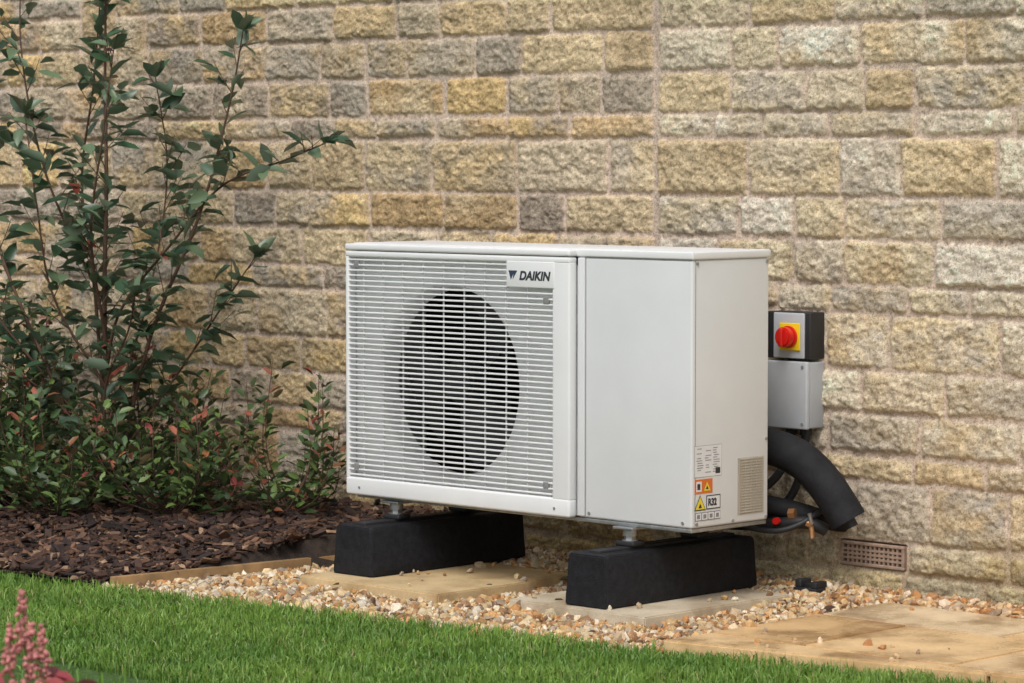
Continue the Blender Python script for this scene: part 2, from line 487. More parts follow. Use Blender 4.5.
# grass blades
TH = math.radians(44)
def grass(N, xa, xb, ya, name, wk=1.0):
    x = RNG.uniform(xa, xb, N); y = RNG.uniform(ya, .2, N)
    wig = .014 * vnoise(x * 9, x * 0 + 3, 90) + .014 * vnoise(x * 40, x * 0, 91)
    ok = y < lawn_edge(x) + wig
    x, y = x[ok], y[ok]; n = len(x)
    cl = fbm(x * 5, y * 5, 95, 3)
    cl2 = fbm(x * 22, y * 22, 99, 2)
    h = RNG.uniform(.020, .040, n) * (1 + .3 * cl + .35 * cl2)
    w = RNG.uniform(.0010, .0021, n) * wk
    az = RNG.random(n) * 2 * np.pi; lean = np.abs(RNG.normal(0, .5, n)) ; la = RNG.random(n) * 2 * np.pi
    bx, by = np.cos(az) * w, np.sin(az) * w
    lx, ly = np.cos(la) * lean * h, np.sin(la) * lean * h
    z0 = np.full(n, -.036)
    V = np.empty((n, 5, 3))
    V[:, 0] = np.stack([x - bx, y - by, z0], -1); V[:, 1] = np.stack([x + bx, y + by, z0], -1)
    V[:, 2] = np.stack([x - bx * .85 + lx * .35, y - by * .85 + ly * .35, z0 + h * .6], -1)
    V[:, 3] = np.stack([x + bx * .85 + lx * .35, y + by * .85 + ly * .35, z0 + h * .6], -1)
    V[:, 4] = np.stack([x + lx, y + ly, z0 + h * (1 - .25 * lean)], -1)
    F = np.array([[0, 1, 3], [0, 3, 2], [2, 3, 4]])[None] + (np.arange(n) * 5)[:, None, None]
    g1 = np.array([.085, .185, .022]); g2 = np.array([.20, .33, .05]); g3 = np.array([.32, .30, .12])
    t = np.clip(.5 + .9 * cl + .4 * cl2 + RNG.normal(0, .25, n), 0, 1)[:, None]
    c = g1 * (1 - t) + g2 * t
    dry = (RNG.random(n) < .06)[:, None]; c = np.where(dry, g3, c)
    c = np.repeat(c, 5, axis=0).reshape(n, 5, 3)
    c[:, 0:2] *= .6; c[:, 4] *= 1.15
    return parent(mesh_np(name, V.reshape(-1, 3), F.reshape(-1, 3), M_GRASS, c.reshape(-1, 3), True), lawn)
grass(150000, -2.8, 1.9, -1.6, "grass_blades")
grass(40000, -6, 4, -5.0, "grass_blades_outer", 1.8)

# ------------------------------------------------------------------ paving
def slab_mesh(name, rects, mat, cols, zt, thick, clip=False, bev=.004):
    bm = bmesh.new(); cl = bm.loops.layers.float_color.new("Col")
    for (a, b, c, d), colr in zip(rects, cols):
        t = bmesh.new(); bmesh.ops.create_cube(t, size=1)
        for v in t.verts:
            v.co = Vector(((a + b) / 2 + (b - a) * v.co.x, (c + d) / 2 + (d - c) * v.co.y, zt - thick / 2 + thick * v.co.z))
        if clip:
            nrm = Vector((.175, -1, 0)).normalized()
            bmesh.ops.bisect_plane(t, geom=t.verts[:] + t.edges[:] + t.faces[:], plane_co=Vector((0, -.508 + .004, 0)), plane_no=nrm, clear_outer=True)
            if len(t.verts) < 4: t.free(); continue
            be = [e for e in t.edges if e.is_boundary]
            if be: bmesh.ops.holes_fill(t, edges=be)
        bmesh.ops.bevel(t, geom=t.edges[:], offset=bev, segments=2, affect='EDGES')
        me = bpy.data.meshes.new("tmp"); t.to_mesh(me); t.free()
        n0 = len(bm.faces); bm.from_mesh(me); bpy.data.meshes.remove(me)
        bm.faces.ensure_lookup_table()
        for f in bm.faces[n0:]:
            for l in f.loops: l[cl] = (*colr, 1)
    me = bpy.data.meshes.new(name); bm.to_mesh(me); bm.free()
    me.materials.append(mat)
    return link(bpy.data.objects.new(name, me))

slab_mesh("paving_slab", [SLABS[0]], M_SLAB, [srgb(200, 176, 134)], 0, .045)
slab_mesh("paving_slab", [SLABS[1]], M_SLAB, [srgb(196, 184, 162)], 0, .045)
rects = []; cols = []
g = .005
yrow = PY; ri = 0
rowh = [.30, .45, .60, .45, .30, .60]
while yrow > -1.0:
    hh = rowh[ri % 6]
    xx = PX
    first = [.58, .30, .88, .45][ri % 4]
    k = 0
    while xx < 4.5:
        w = first if k == 0 else random.choice([.6, .9, .45, .3, .6])
        rects.append((xx + g, xx + w - g, yrow - hh + g, yrow - g))
        cols.append(random.choice([srgb(218, 186, 140), srgb(212, 184, 144), srgb(222, 196, 156), srgb(206, 172, 126), srgb(216, 194, 160)]))
        xx += w; k += 1
    yrow -= hh; ri += 1
patio = empty("patio", (1.5, 0, 0))
parent(slab_mesh("patio_slabs", rects, M_PAVE, cols, .002, .04, True), patio)
parent(sheet("patio_grout", PX, 4.5, lambda X: lawn_edge(X) + .01, lambda X: X * 0 + PY, lambda X, Y: -.006 + 0 * X, M_GROUT, 10), patio)

# ------------------------------------------------------------------ rubber feet
def foot(x0, x1, y0, y1, h):
    e = empty("rubber_support_foot", ((x0 + x1) / 2, (y0 + y1) / 2, 0))
    bm = bmesh.new()
    cx = (x0 + x1) / 2; hw = (x1 - x0) / 2
    prof = [(-hw, 0), (hw, 0), (hw, .034), (hw * .96, .046), (hw * .93, h - .014), (hw * .86, h), (-hw * .86, h), (-hw * .93, h - .014), (-hw * .96, .046), (-hw, .034)]
    ringsdef = [(y0, 0.0), (y0 + .010, 0), (y1 - .010, 0), (y1, 0)]
    rings = []
    for i, (yy, _) in enumerate(ringsdef):
        k = .93 if i in (0, 3) else 1.0
        r = []
        for (px, pz) in prof:
            off = .006 * (pz / h) * (1 if i in (0, 1) else -1)
            r.append(bm.verts.new((cx + px * k, yy + off, .001 + pz * (.97 if i in (0, 3) else 1))))
        rings.append(r)
    n = len(prof)
    for a, b in zip(rings[:-1], rings[1:]):
        for i in range(n):
            bm.faces.new((a[i], a[(i + 1) % n], b[(i + 1) % n], b[i]))
    bm.faces.new(rings[0][::-1]); bm.faces.new(rings[-1])
    bmesh.ops.recalc_face_normals(bm, faces=bm.faces)
    bmesh.ops.bevel(bm, geom=bm.edges[:], offset=.003, segments=2, affect='EDGES')
    me = bpy.data.meshes.new("block"); bm.to_mesh(me); bm.free(); me.materials.append(M_RUBBER)
    for p in me.polygons: p.use_smooth = True
    me.set_sharp_from_angle(angle=math.radians(30))
    parent(link(bpy.data.objects.new("block", me)), e)
    box("channel", cx - .020, cx + .020, y0 + .035, y1 - .035, h - .006, h + .008, M_DARK, .002, e)
    for fy in (.02, .29):
        box("anti_vibration_pad", cx - .034, cx + .034, fy - .025, fy + .025, h + .008, h + .022, M_DARK, .004, e)
        cyl("stud", (cx, fy, h + .03), (0, 0, 1), .008, .06, M_GALV, e)
        cyl("nut", (cx, fy, h + .030), (0, 0, 1), .016, .012, M_GALV, e, seg=6)
        cyl("washer", (cx, fy, h + .0235), (0, 0, 1), .022, .003, M_GALV, e)
    return e
FH = .143
F1, F2 = -.2375, -1.155
foot(F1 - .079, F1 + .079, -.160, .475, FH)
foot(F2 - .085, F2 + .085, -.160, .485, FH)

# ------------------------------------------------------------------ heat pump unit
U = empty("heat_pump_outdoor_unit", (-.66, .16, .217))
Z0, Z1 = .217, .957
XL, XG = -1.316, -.415
D = .322
# service compartment
box("service_cover", XG + .004, 0, 0, D, Z0, Z1 - .022, M_WHITE, .007, U, 4)
box("cover_rib", XG + .006, XG + .030, -.007, .002, Z0 + .004, Z1 - .024, M_WHITE, .003, U)
box("cover_seam", XG + .0305, XG + .0325, -.0006, .004, Z0 + .006, Z1 - .024, M_SEAM, 0, U)
box("side_seam", -.004, .0006, .0125, .0145, Z0 + .008, Z1 - .024, M_SEAM, 0, U)
box("lid_seam", XG + .01, -.004, -.0004, .004, Z1 - .0245, Z1 - .0225, M_SEAM, 0, U)
# fan compartment shell
box("left_panel", XL + .004, XL + .016, .002, D, Z0, Z1 - .022, M_WHITE, .003, U)
box("base_pan", XL + .01, -.004, .004, D - .004, Z0 - .012, Z0 - .001, M_GALV, .002, U)
box("coil", XL + .018, XG + .002, D - .04, D - .004, Z0 + .002, Z1 - .024, M_COIL, 0, U)
box("inner_partition", XG - .008, XG + .003, .004, D - .042, Z0 + .002, Z1 - .024, M_DARK, 0, U)
box("lid", XL + .001, .004, -.003, D + .004, Z1 - .022, Z1, M_WHITE2, .005, U, 4)
box("lid_front_lip", XL + .0, XG + .002, -.036, -.0005, Z1 - .021, Z1 - .002, M_WHITE2, .006, U, 4)
# front plate with fan opening
fc = (-.925, .563); R = .282
def front_plate():
    bm = bmesh.new(); n = 96
    x0, x1, z0, z1 = XL + .006, XG + .002, Z0 + .002, Z1 - .024
    out = []
    for i in range(n):
        a = 2 * math.pi * i / n
        c, s = math.cos(a), math.sin(a)
        tx = ((x1 - fc[0]) if c > 0 else (x0 - fc[0])) / c if abs(c) > 1e-9 else 1e9
        tz = ((z1 - fc[1]) if s > 0 else (z0 - fc[1])) / s if abs(s) > 1e-9 else 1e9
        t = min(tx, tz)
        out.append(bm.verts.new((fc[0] + c * t, 0.004, fc[1] + s * t)))
    def ring(r, y): return [bm.verts.new((fc[0] + math.cos(2 * math.pi * i / n) * r, y, fc[1] + math.sin(2 * math.pi * i / n) * r)) for i in range(n)]
    rs = [out, ring(R + .006, .004), ring(R, .007), ring(R - .006, .016), ring(R - .014, .040), ring(R - .016, .065)]
    for a, b in zip(rs[:-1], rs[1:]):
        for i in range(n): bm.faces.new((a[i], a[(i + 1) % n], b[(i + 1) % n], b[i]))
    bmesh.ops.recalc_face_normals(bm, faces=bm.faces)
    me = bpy.data.meshes.new("fan_orifice_plate"); bm.to_mesh(me); bm.free(); me.materials.append(M_INNER)
    for p in me.polygons: p.use_smooth = True
    me.set_sharp_from_angle(angle=math.radians(35))
    parent(link(bpy.data.objects.new("fan_orifice_plate", me)), U)
front_plate()
# fan
cyl("fan_hub", (fc[0], .075, fc[1]), (0, 1, 0), .062, .07, M_FAN, U, bev=.01)
cyl("fan_motor", (fc[0], .18, fc[1]), (0, 1, 0), .055, .12, M_DARK, U)
box("motor_bracket", fc[0] - .02, fc[0] + .02, .245, .265, Z0 + .01, Z1 - .03, M_DARK, 0, U)
def blades():
    V = []; F = []
    for k in range(3):
        a0 = 2 * math.pi * k / 3 + .4
        base = len(V); nr, na = 8, 10
        for i in range(nr):
            r = .055 + (.250 - .055) * i / (nr - 1)
            span = .75 + .45 * i / (nr - 1)
            for j in range(na):
                t = j / (na - 1)
                a = a0 + span * t + .35 * (i / (nr - 1)) ** 2
                V.append((fc[0] + math.cos(a) * r, .065 + .075 * t + .01 * math.sin(t * 3.1), fc[1] + math.sin(a) * r))
        for i in range(nr - 1):
            for j in range(na - 1):
                q = base + i * na + j
                F.append((q, q + 1, q + na + 1, q + na))
    parent(mesh_np("fan_blades", V, F, M_FAN, None, True), U)
blades()
# grille frame
gy0, gy1 = -.034, -.001
SX0, SX1 = XL + .014, -.481
SZ0, SZ1 = .268, .916
box("frame_top", XL, XG, gy0, gy1, SZ1, Z1 - .023, M_WHITE2, .006, U, 4)
box("frame_bottom", XL, XG, gy0, gy1, Z0 - .001, SZ0, M_WHITE2, .007, U, 4)
box("frame_left", XL, SX0, gy0 + .001, gy1, SZ0 - .004, SZ1 + .004, M_WHITE2, .005, U, 4)
box("frame_right", SX1, XG, gy0 + .0007, gy1 - .0003, SZ0 - .006, SZ1 + .006, M_WHITE2, .006, U, 4)
LX0, LX1, LZ0, LZ1 = -.655, -.446, .846, .914
box("logo_plate", LX0, SX1 + .01, gy0 - .0012, gy0 + .012, LZ0, LZ1 + .006, M_WHITE2, .003, U)
def slats():
    V = []; F = []
    npz = 42; pitch = (SZ1 - SZ0) / npz
    prof = [(-.0300, -.0022), (-.0312, -.0012), (-.0312, .0012), (-.0300, .0022), (-.0230, .0024), (-.0230, -.0012)]
    for i in range(npz):
        zc = SZ0 + pitch * (i + .5)
        xe = SX1 + .004 if zc < LZ0 - .002 else LX0 + .004
        b = len(V)
        for xx in (SX0 - .004, xe):
            for (py, pz) in prof: V.append((xx, py, zc + pz * 1.1))
        m = len(prof)
        for k in range(m): F.append((b + k, b + m + k, b + m + (k + 1) % m, b + (k + 1) % m))
    parent(mesh_np("grille_slats", V, F, M_WHITE2), U)
    V = []; F = []
    xs = np.arange(SX0 + .055, SX1 - .02, .083)
    for k, xx in enumerate(xs):
        w = .0010
        top = SZ1 + .003 if xx < LX0 else LZ0 + .002
        b = len(V)
        for (dx, dy) in ((-w, -.0245), (w, -.0245), (w, -.020), (-w, -.020)):
            V.append((xx + dx, dy, SZ0 - .003)); V.append((xx + dx, dy, top))
        for k2 in range(4):
            a = b + 2 * k2; c = b + 2 * ((k2 + 1) % 4)
            F.append((a, c, c + 1, a + 1))
    parent(mesh_np("grille_uprights", V, F, M_WHITE2), U)
slats()
for (cx, cz) in ((XL + .045, .895), (-.505, .812), (XL + .045, .30), (-.505, .30)):
    box("grille_clip", cx - .010, cx + .010, -.0325, -.026, cz - .009, cz + .009, M_SEAM, .001, U)
# logo
def text(name, s, size, loc, rot, mat, shear=0.0, off=0.0, par=None, ext=.0003, sx=1):
    cu = bpy.data.curves.new(name, 'FONT'); cu.body = s; cu.size = size; cu.shear = shear; cu.offset = off; cu.extrude = ext
    cu.align_x = 'LEFT'; cu.materials.append(mat)
    o = link(bpy.data.objects.new(name, cu)); o.location = loc; o.rotation_euler = rot; o.scale = (sx, 1, 1)
    if par: parent(o, par)
    return o
yl = gy0 - .0016
text("logo_text", "DAIKIN", .034, (-.604, yl, .868), (math.pi / 2, 0, 0), M_LOGO, .22, .0014, U, sx=1.02)
mesh_o = mesh_np("logo_mark", [(-.645, yl, .893), (-.611, yl, .893), (-.629, yl, .867), (-.636, yl, .866), (-.626, yl, .884)], [(0, 4, 1), (4, 2, 1), (0, 3, 4)], M_LOGOB)
parent(mesh_o, U)
# side labels (on the +X face)
def lab(name, y0, y1, z0, z1, mat, p=.0008): return box(name, .0002, p, y0, y1, z0, z1, mat, 0, U)
lab("rating_label_edge", .011, .123, .353, .438, M_SEAM, .0006)
lab("rating_label", .012, .122, .354, .437, M_LABEL)
for i in range(11):
    z = .430 - i * .0064
    for q in range(3):
        if random.random() < .8:
            y0 = .017 + q * .034 + random.uniform(0, .006); lab("label_print", y0, y0 + random.uniform(.012, .026), z - .0012, z + .0008, M_SEAM, .0012)
lab("label_print", .097, .116, .360, .376, M_INK, .0013)
lab("warning_label", .012, .085, .309, .348, M_ORANGE)
lab("warning_print", .018, .040, .315, .342, M_LABEL, .0012)
lab("warning_print", .022, .034, .320, .336, M_INK, .0015)
def tri(name, yc, z0, s, mat, p):
    h = s * .87
    parent(mesh_np(name, [(p, yc - s / 2, z0), (p, yc + s / 2, z0), (p, yc, z0 + h)], [(0, 1, 2)], mat), U)
tri("warning_sign", .062, .316, .028, M_LYEL, .0014); tri("warning_ink", .062, .320, .012, M_INK, .0017)
tri("flammable_border", .034, .264, .048, M_INK, .0008); tri("flammable_sign", .034, .267, .040, M_LYEL, .0012)
tri("flammable_ink", .034, .271, .014, M_INK, .0015)
lab("refrigerant_label_border", .060, .118, .265, .303, M_INK); lab("refrigerant_label", .063, .115, .268, .300, M_LABEL, .0012)
text("refrigerant_text", "R32", .026, (.0016, .066, .2755), (math.pi / 2, 0, math.pi / 2), M_INK, 0, .0012, U, sx=.85)
lab("icon_strip", .014, .118, .236, .259, M_SEAM)
for i in range(4):
    lab("icon", .0165 + i * .026, .0385 + i * .026, .2385, .2565, M_LABEL, .0012)
    lab("icon_print", .021 + i * .026, .033 + i * .026, .242, .253, M_SEAM, .0015)
# side vent
box("vent_backing", .0002, .0012, .190, .300, .240, .394, M_VENT, 0, U)
for i in range(20):
    z = .246 + i * .0076
    box("vent_louvre", .0012, .0040, .194, .296, z - .0018, z + .0016, M_VENT, 0, U)
for j in range(5): box("vent_bar", .0013, .0032, .194 + j * .0245, .197 + j * .0245, .242, .392, M_VENT, 0, U)
for (yy, zz) in ((.02, .228), (.17, .226), (.31, .226), (.02, .925), (.31, .925), (.31, .44)):
    cyl("screw", (.001, yy, zz), (1, 0, 0), .0045, .004, M_GALV, U, seg=12)
for xx in (-.37, -.03): cyl("screw", (xx, -.001, Z0 + .014), (0, 1, 0), .0045, .004, M_GALV, U, seg=12)
for xx in (XL + .06, -.47): cyl("screw", (xx, gy0 - .0005, Z0 + .022), (0, 1, 0), .004, .003, M_GALV, U, seg=12)
for cx in (F1, F2):
    box("mounting_rail", cx - .036, cx + .036, -.012, D + .012, Z0 - .020, Z0 - .0125, M_GALV, .002, U)
    for fy in (.02, .29):
        cyl("mount_spacer", (cx, fy, (FH + .036 + Z0 - .02) / 2), (0, 0, 1), .020, Z0 - .02 - FH - .036 + .001, M_GALV, U)

# ------------------------------------------------------------------ isolator + junction box
I = empty("isolator_switch", (-.13, WY, .70))
box("body", -.222, -.062, WY - .070, WY - .004, .640, .772, M_DARK, .004, I)
box("front_cover", -.188, -.078, WY - .080, WY - .0705, .642, .770, M_GREYLID, .004, I)
box("yellow_plate", -.162, -.088, WY - .086, WY - .0805, .664, .742, M_YEL, .003, I)
cyl("knob_collar", (-.125, WY - .091, .703), (0, 1, 0), .031, .010, M_RED, I, bev=.002)
cyl("knob", (-.125, WY - .107, .703), (0, 1, 0), .028, .026, M_RED, I, bev=.005)
box("knob_grip", -.132, -.118, WY - .130, WY - .119, .677, .729, M_RED, .004, I)
J = empty("junction_box", (-.13, WY, .53))
box("body", -.225, -.062, WY - .070, WY - .004, .445, .632, M_GREYBOX, .005, J)
box("lid", -.227, -.060, WY - .088, WY - .0705, .443, .634, M_GREYLID, .005, J)
for (xx, zz) in ((-.075, .458), (-.075, .619), (-.212, .458), (-.212, .619)):
    cyl("screw", (xx, WY - .0885, zz), (0, 1, 0), .005, .003, M_SEAM, J, seg=12)
C = empty("electrical_conduit", (-.13, WY, .40))
tube("conduit_a", [(-.10, WY - .04, .445), (-.10, WY - .04, .38), (-.11, WY - .05, .30), (-.13, WY - .08, .22), (-.2, WY - .15, .16)], .012, M_DARK, C)
tube("conduit_b", [(-.15, WY - .04, .445), (-.15, WY - .04, .36), (-.16, WY - .07, .28), (-.2, WY - .2, .25)], .012, M_DARK, C)
cyl("gland_a", (-.10, WY - .04, .435), (0, 0, 1), .017, .022, M_DARK, C, seg=8)
cyl("gland_b", (-.15, WY - .04, .435), (0, 0, 1), .017, .022, M_DARK, C, seg=8)

# ------------------------------------------------------------------ pipes
Pp = empty("insulated_pipe", (-.1, .5, .35))
tube("lagging", [(-.42, .44, .41), (-.25, .455, .415), (-.10, .475, .403), (.00, .485, .368), (.07, .50, .30), (.120, .525, .205)], .052, M_FOAM, Pp)
cyl("core_pipe", (.123, .5265, .201), (.42, .16, -.82), .018, .03, M_DARK, Pp)
P2 = empty("insulated_pipe", (-.1, .5, .2))
tube("lagging", [(-.42, .45, .23), (-.25, .46, .24), (-.12, .48, .235), (-.03, .52, .215), (.0, .58, .19), (.005, WY + .01, .18)], .028, M_FOAM, P2)
P3 = empty("pipe_fitting", (-.02, .53, .2))
tube("hose", [(-.3, .47, .17), (-.15, .47, .175), (-.06, .48, .185), (-.0, .50, .20), (.03, .54, .17)], .018, M_DARK, P3)
tube("cable", [(-.2, .40, .19), (-.1, .42, .16), (-.02, .46, .17), (.02, .52, .22), (.03, .60, .26)], .008, M_DARK, P3)
cyl("valve_body", (.0, .50, .190), (1, .3, -.3), .013, .030, M_BRASS, P3, seg=8, bev=.002)
cyl("valve_nut", (-.045, .485, .215), (1, .2, .1), .016, .02, M_BRASS, P3, seg=6)
cyl("valve_stem", (.012, .492, .205), (0, -.3, 1), .006, .03, M_GALV, P3, seg=12)
cyl("red_cap", (-.075, .45, .195), (.2, -1, 0), .010, .018, M_RED, P3, seg=16, bev=.002)
tube("drain_spout", [(.008, .50, .185), (.012, .50, .165), (.013, .498, .15)], .008, M_BRASS, P3)

K = empty("plastic_bracket", (.02, .52, .0))
box("base", -.035, .045, .475, .535, .000, .012, M_DARK, .003, K)
box("lug_a", -.033, -.012, .480, .530, .012, .034, M_DARK, .003, K)
box("lug_b", .020, .043, .480, .530, .012, .030, M_DARK, .003, K)
box("web", -.012, .020, .498, .510, .012, .022, M_DARK, .001, K)

# ------------------------------------------------------------------ plants
LFV = np.array([[0, 0, 0], [.33, 0, -.02], [.68, 0, -.03], [1, 0, -.10], [.30, .5, .10], [.68, .42, .06], [.30, -.5, .10], [.68, -.42, .06]])
LFF = np.array([[0, 6, 1], [0, 1, 4], [1, 6, 7], [1, 7, 2], [1, 2, 5], [1, 5, 4], [2, 7, 3], [2, 3, 5]])
def leaves(name, P, Dv, L, W, cols, mat, par):
    P = np.array(P); Dv = np.array(Dv); L = np.array(L); W = np.array(W); cols = np.array(cols)
    n = len(P)
    Dv = Dv / np.linalg.norm(Dv, axis=1, keepdims=True)
    up = np.tile([0, 0, 1.0], (n, 1)) + RNG.normal(0, .45, (n, 3))
    sd = np.cross(up, Dv); sd /= np.linalg.norm(sd, axis=1, keepdims=True) + 1e-9
    nn = np.cross(Dv, sd)
    curl = RNG.uniform(.3, 2.0, n)
    b = LFV
    V = P[:, None] + b[None, :, 0:1] * (Dv * L[:, None])[:, None] + b[None, :, 1:2] * (sd * W[:, None])[:, None] \
        + (b[None, :, 2:3] * curl[:, None, None]) * (nn * L[:, None])[:, None] * .8
    F = LFF[None] + (np.arange(n) * 8)[:, None, None]
    return parent(mesh_np(name, V.reshape(-1, 3), F.reshape(-1, 3), mat, np.repeat(cols, 8, axis=0), True), par)

def catmull(pts, n=8):
    pts = [Vector(p) for p in pts]; P = [pts[0] * 2 - pts[1]] + pts + [pts[-1] * 2 - pts[-2]]
    out = []
    for i in range(1, len(P) - 2):
        for k in range(n):
            t = k / n
            a, b, c, d = P[i - 1], P[i], P[i + 1], P[i + 2]
            out.append(.5 * ((2 * b) + (c - a) * t + (2 * a - 5 * b + 4 * c - d) * t * t + (3 * b - a - 3 * c + d) * t ** 3))
    out.append(pts[-1]); return out

class Stems:
    def __init__(s): s.cu = bpy.data.curves.new("stems", 'CURVE'); s.cu.dimensions = '3D'; s.cu.bevel_depth = 1; s.cu.bevel_resolution = 1
    def add(s, pts, r0, r1):
        sp = s.cu.splines.new('POLY'); sp.points.add(len(pts) - 1)
        for i, p in enumerate(pts):
            sp.points[i].co = (*p, 1); sp.points[i].radius = r0 + (r1 - r0) * i / (len(pts) - 1)
    def done(s, mat, par):
        s.cu.materials.append(mat); o = link(bpy.data.objects.new("stems", s.cu)); parent(o, par); return o

def tall_shrub():
    bx, by, bz = -2.65, .15, .05
    e = empty("evergreen_shrub", (bx, by, bz)); st = Stems()
    P, Dv, L, W, Cc = [], [], [], [], []
    def leaf(p, d, l):
        P.append(p); Dv.append(d); L.append(l); W.append(l * random.uniform(.38, .50))
        r = random.random()
        if r < .03: c = (.24, .06, .035)
        elif r < .45: c = (.11, .165, .09)
        else: c = (.040, .086, .042)
        k = random.uniform(.7, 1.3); Cc.append(tuple(v * k for v in c))
    limbs = [
        ([(0, 0, 0), (-.05, .02, .62), (-.01, .0, 1.07), (-.05, .03, 1.43), (0, 0, 1.75), (.03, 0, 1.98)], .010, .2, 1.1),
        ([(0, 0, 0), (-.2, -.1, .46), (-.41, -.15, .9), (-.52, -.1, 1.3), (-.55, -.12, 1.6)], .008, .22, 1.0),
        ([(0, 0, 0), (.14, .05, .55), (.34, .1, .97), (.47, .12, 1.33), (.56, .1, 1.56)], .008, .25, 1.1),
        ([(-.02, .0, .45), (.12, -.05, .66), (.41, -.08, .88), (.71, -.12, 1.07), (.98, -.1, 1.15), (1.16, -.1, 1.20)], .006, .3, 1.1),
        ([(0, 0, 0), (-.2, .1, .7), (-.33, .15, 1.07), (-.2, .1, 1.4), (-.1, .05, 1.66)], .007, .25, 1.0),
        ([(-.03, .01, .55), (.06, -.12, .9), (.2, -.18, 1.23), (.22, -.15, 1.5)], .006, .15, 1.2),
        ([(-.1, -.05, .25), (-.45, -.05, .55), (-.75, -.1, .85), (-.95, -.1, 1.2)], .006, .2, 1),
        ([(.05, .02, .2), (.22, .15, .5), (.38, .2, .72), (.48, .22, .84)], .005, .15, 1),
        ([(-.1, -.05, .3), (-.3, -.2, .6), (-.5, -.25, .8), (-.62, -.3, .95)], .005, .15, 1.1),
        ([(-.05, 0, .7), (-.2, -.1, 1.1), (-.3, -.12, 1.5), (-.32, -.1, 1.85)], .005, .15, .9),
        ([(0, 0, .1), (.1, -.1, .4), (.28, -.15, .6), (.38, -.2, .72)], .005, .15, 1),
        ([(-.02, 0, .4), (-.1, -.15, .7), (-.12, -.2, 1.0), (-.18, -.2, 1.3)], .005, .1, 1.0),
        ([(0, 0, .3), (.08, .1, .7), (.12, .15, 1.1), (.10, .12, 1.42)], .005, .1, 1.0),
        ([(0, 0, .1), (-.15, -.1, .35), (-.4, -.2, .5), (-.6, -.25, .6)], .005, .1, 1),
    ]
    for pts, r, start, dens in limbs:
        w = [(bx + a, by + b, bz + c) for a, b, c in pts]
        c = catmull(w, 9); st.add(c, r, .0020)
        n = len(c)
        total = sum((c[i + 1] - c[i]).length for i in range(n - 1)); acc = 0; nxt = total * start
        for i in range(n - 1):
            seg = (c[i + 1] - c[i]); acc += seg.length
            dirn = seg.normalized()
            while acc > nxt:
                nxt += random.uniform(.028, .054) / dens
                az = random.uniform(0, 2 * math.pi)
                d = (Vector((math.cos(az), math.sin(az) * .8, random.uniform(.1, .9))) + dirn * .7).normalized()
                tl = random.uniform(.05, .17) * (1.15 - .45 * acc / total)
                if random.random() < .35:
                    leaf(c[i], (d + Vector((0, 0, -.2))), random.uniform(.065, .105)); continue
                tp = [c[i] + d * tl * k / 4 + Vector((0, 0, .015 * (k / 4) ** 2)) for k in range(5)]
                st.add(tp, .0020, .0010)
                nl = max(2, int(tl / .026))
                for k in range(nl):
                    t = (k + 1) / nl; p = c[i] + d * tl * t
                    a2 = random.uniform(0, 2 * math.pi)
                    out = Vector((math.cos(a2), math.sin(a2), random.uniform(-.8, .3)))
                    leaf(p, d * .6 + out * .8 + Vector((0, 0, -.2)), random.uniform(.065, .102))
        for k in range(7):
            a2 = k * 2.4; out = Vector((math.cos(a2), math.sin(a2), random.uniform(-.2, .4)))
            leaf(c[-1], dirn * .8 + out * .9, random.uniform(.065, .10))
    st.done(M_BARKSTEM, e)
    leaves("leaves", P, Dv, L, W, Cc, M_LEAF, e)

def low_shrub(bx, by, h, rad, nst, seed, red=.25):
    random.seed(seed); bz = float(bed_z(np.array([bx]), np.array([by]))[0])
    e = empty("low_shrub", (bx, by, bz)); st = Stems()
    P, Dv, L, W, Cc = [], [], [], [], []
    for s in range(nst):
        az = random.uniform(0, 2 * math.pi); sp = rad * math.sqrt(random.random())
        hh = h * random.uniform(.45, 1.25) * (1 - .4 * (sp / rad) ** 2)
        tip = Vector((bx + math.cos(az) * sp, by + math.sin(az) * sp * .8, bz + hh))
        if tip.y > WY - .06: tip.y = WY - .06
        b0 = Vector((bx + random.uniform(-.04, .04), by + random.uniform(-.04, .04), bz))
        mid = (b0 + tip) / 2 + Vector((math.cos(az) * .06, math.sin(az) * .05, -.02))
        c = catmull([b0, mid, tip], 7); st.add(c, .0030, .0010)
        tot = sum((c[i + 1] - c[i]).length for i in range(len(c) - 1))
        nl = int(tot * 62)
        for k in range(nl):
            t = .18 + .82 * (k / nl); q = t * (len(c) - 1); i = min(int(q), len(c) - 2)
            p = c[i].lerp(c[i + 1], q - i); dn = (c[i + 1] - c[i]).normalized()
            a2 = k * 2.4 + random.uniform(-.4, .4)
            o = Vector((math.cos(a2), math.sin(a2), random.uniform(-.2, .6)))
            off = o * random.uniform(0, .035)
            P.append(p + off); Dv.append(dn * .5 + o); l = random.uniform(.028, .056); L.append(l); W.append(l * random.uniform(.38, .5))
            r = random.random()
            if t > .75 and r < red: cc = random.choice([(.28, .05, .04), (.24, .10, .04), (.30, .10, .06)])
            elif r < .04: cc = (.25, .09, .04)
            elif r < .5: cc = (.12, .19, .05)
            else: cc = (.052, .10, .03)
            kk = random.uniform(.7, 1.3); Cc.append(tuple(v * kk for v in cc))
    st.done(M_BARKSTEM, e)
    leaves("leaves", P, Dv, L, W, Cc, M_LEAF2, e)

random.seed(21)
tall_shrub()
low_shrub(-1.95, .30, .50, .28, 20, 31, .3)
low_shrub(-2.30, .12, .38, .34, 36, 32, .3)
low_shrub(-2.70, -.02, .44, .34, 40, 33, .2)
low_shrub(-3.15, -.05, .50, .36, 40, 34, .2)
low_shrub(-3.4, .3, .62, .4, 40, 35, .12)
low_shrub(-2.7, .38, .44, .36, 38, 36, .15)

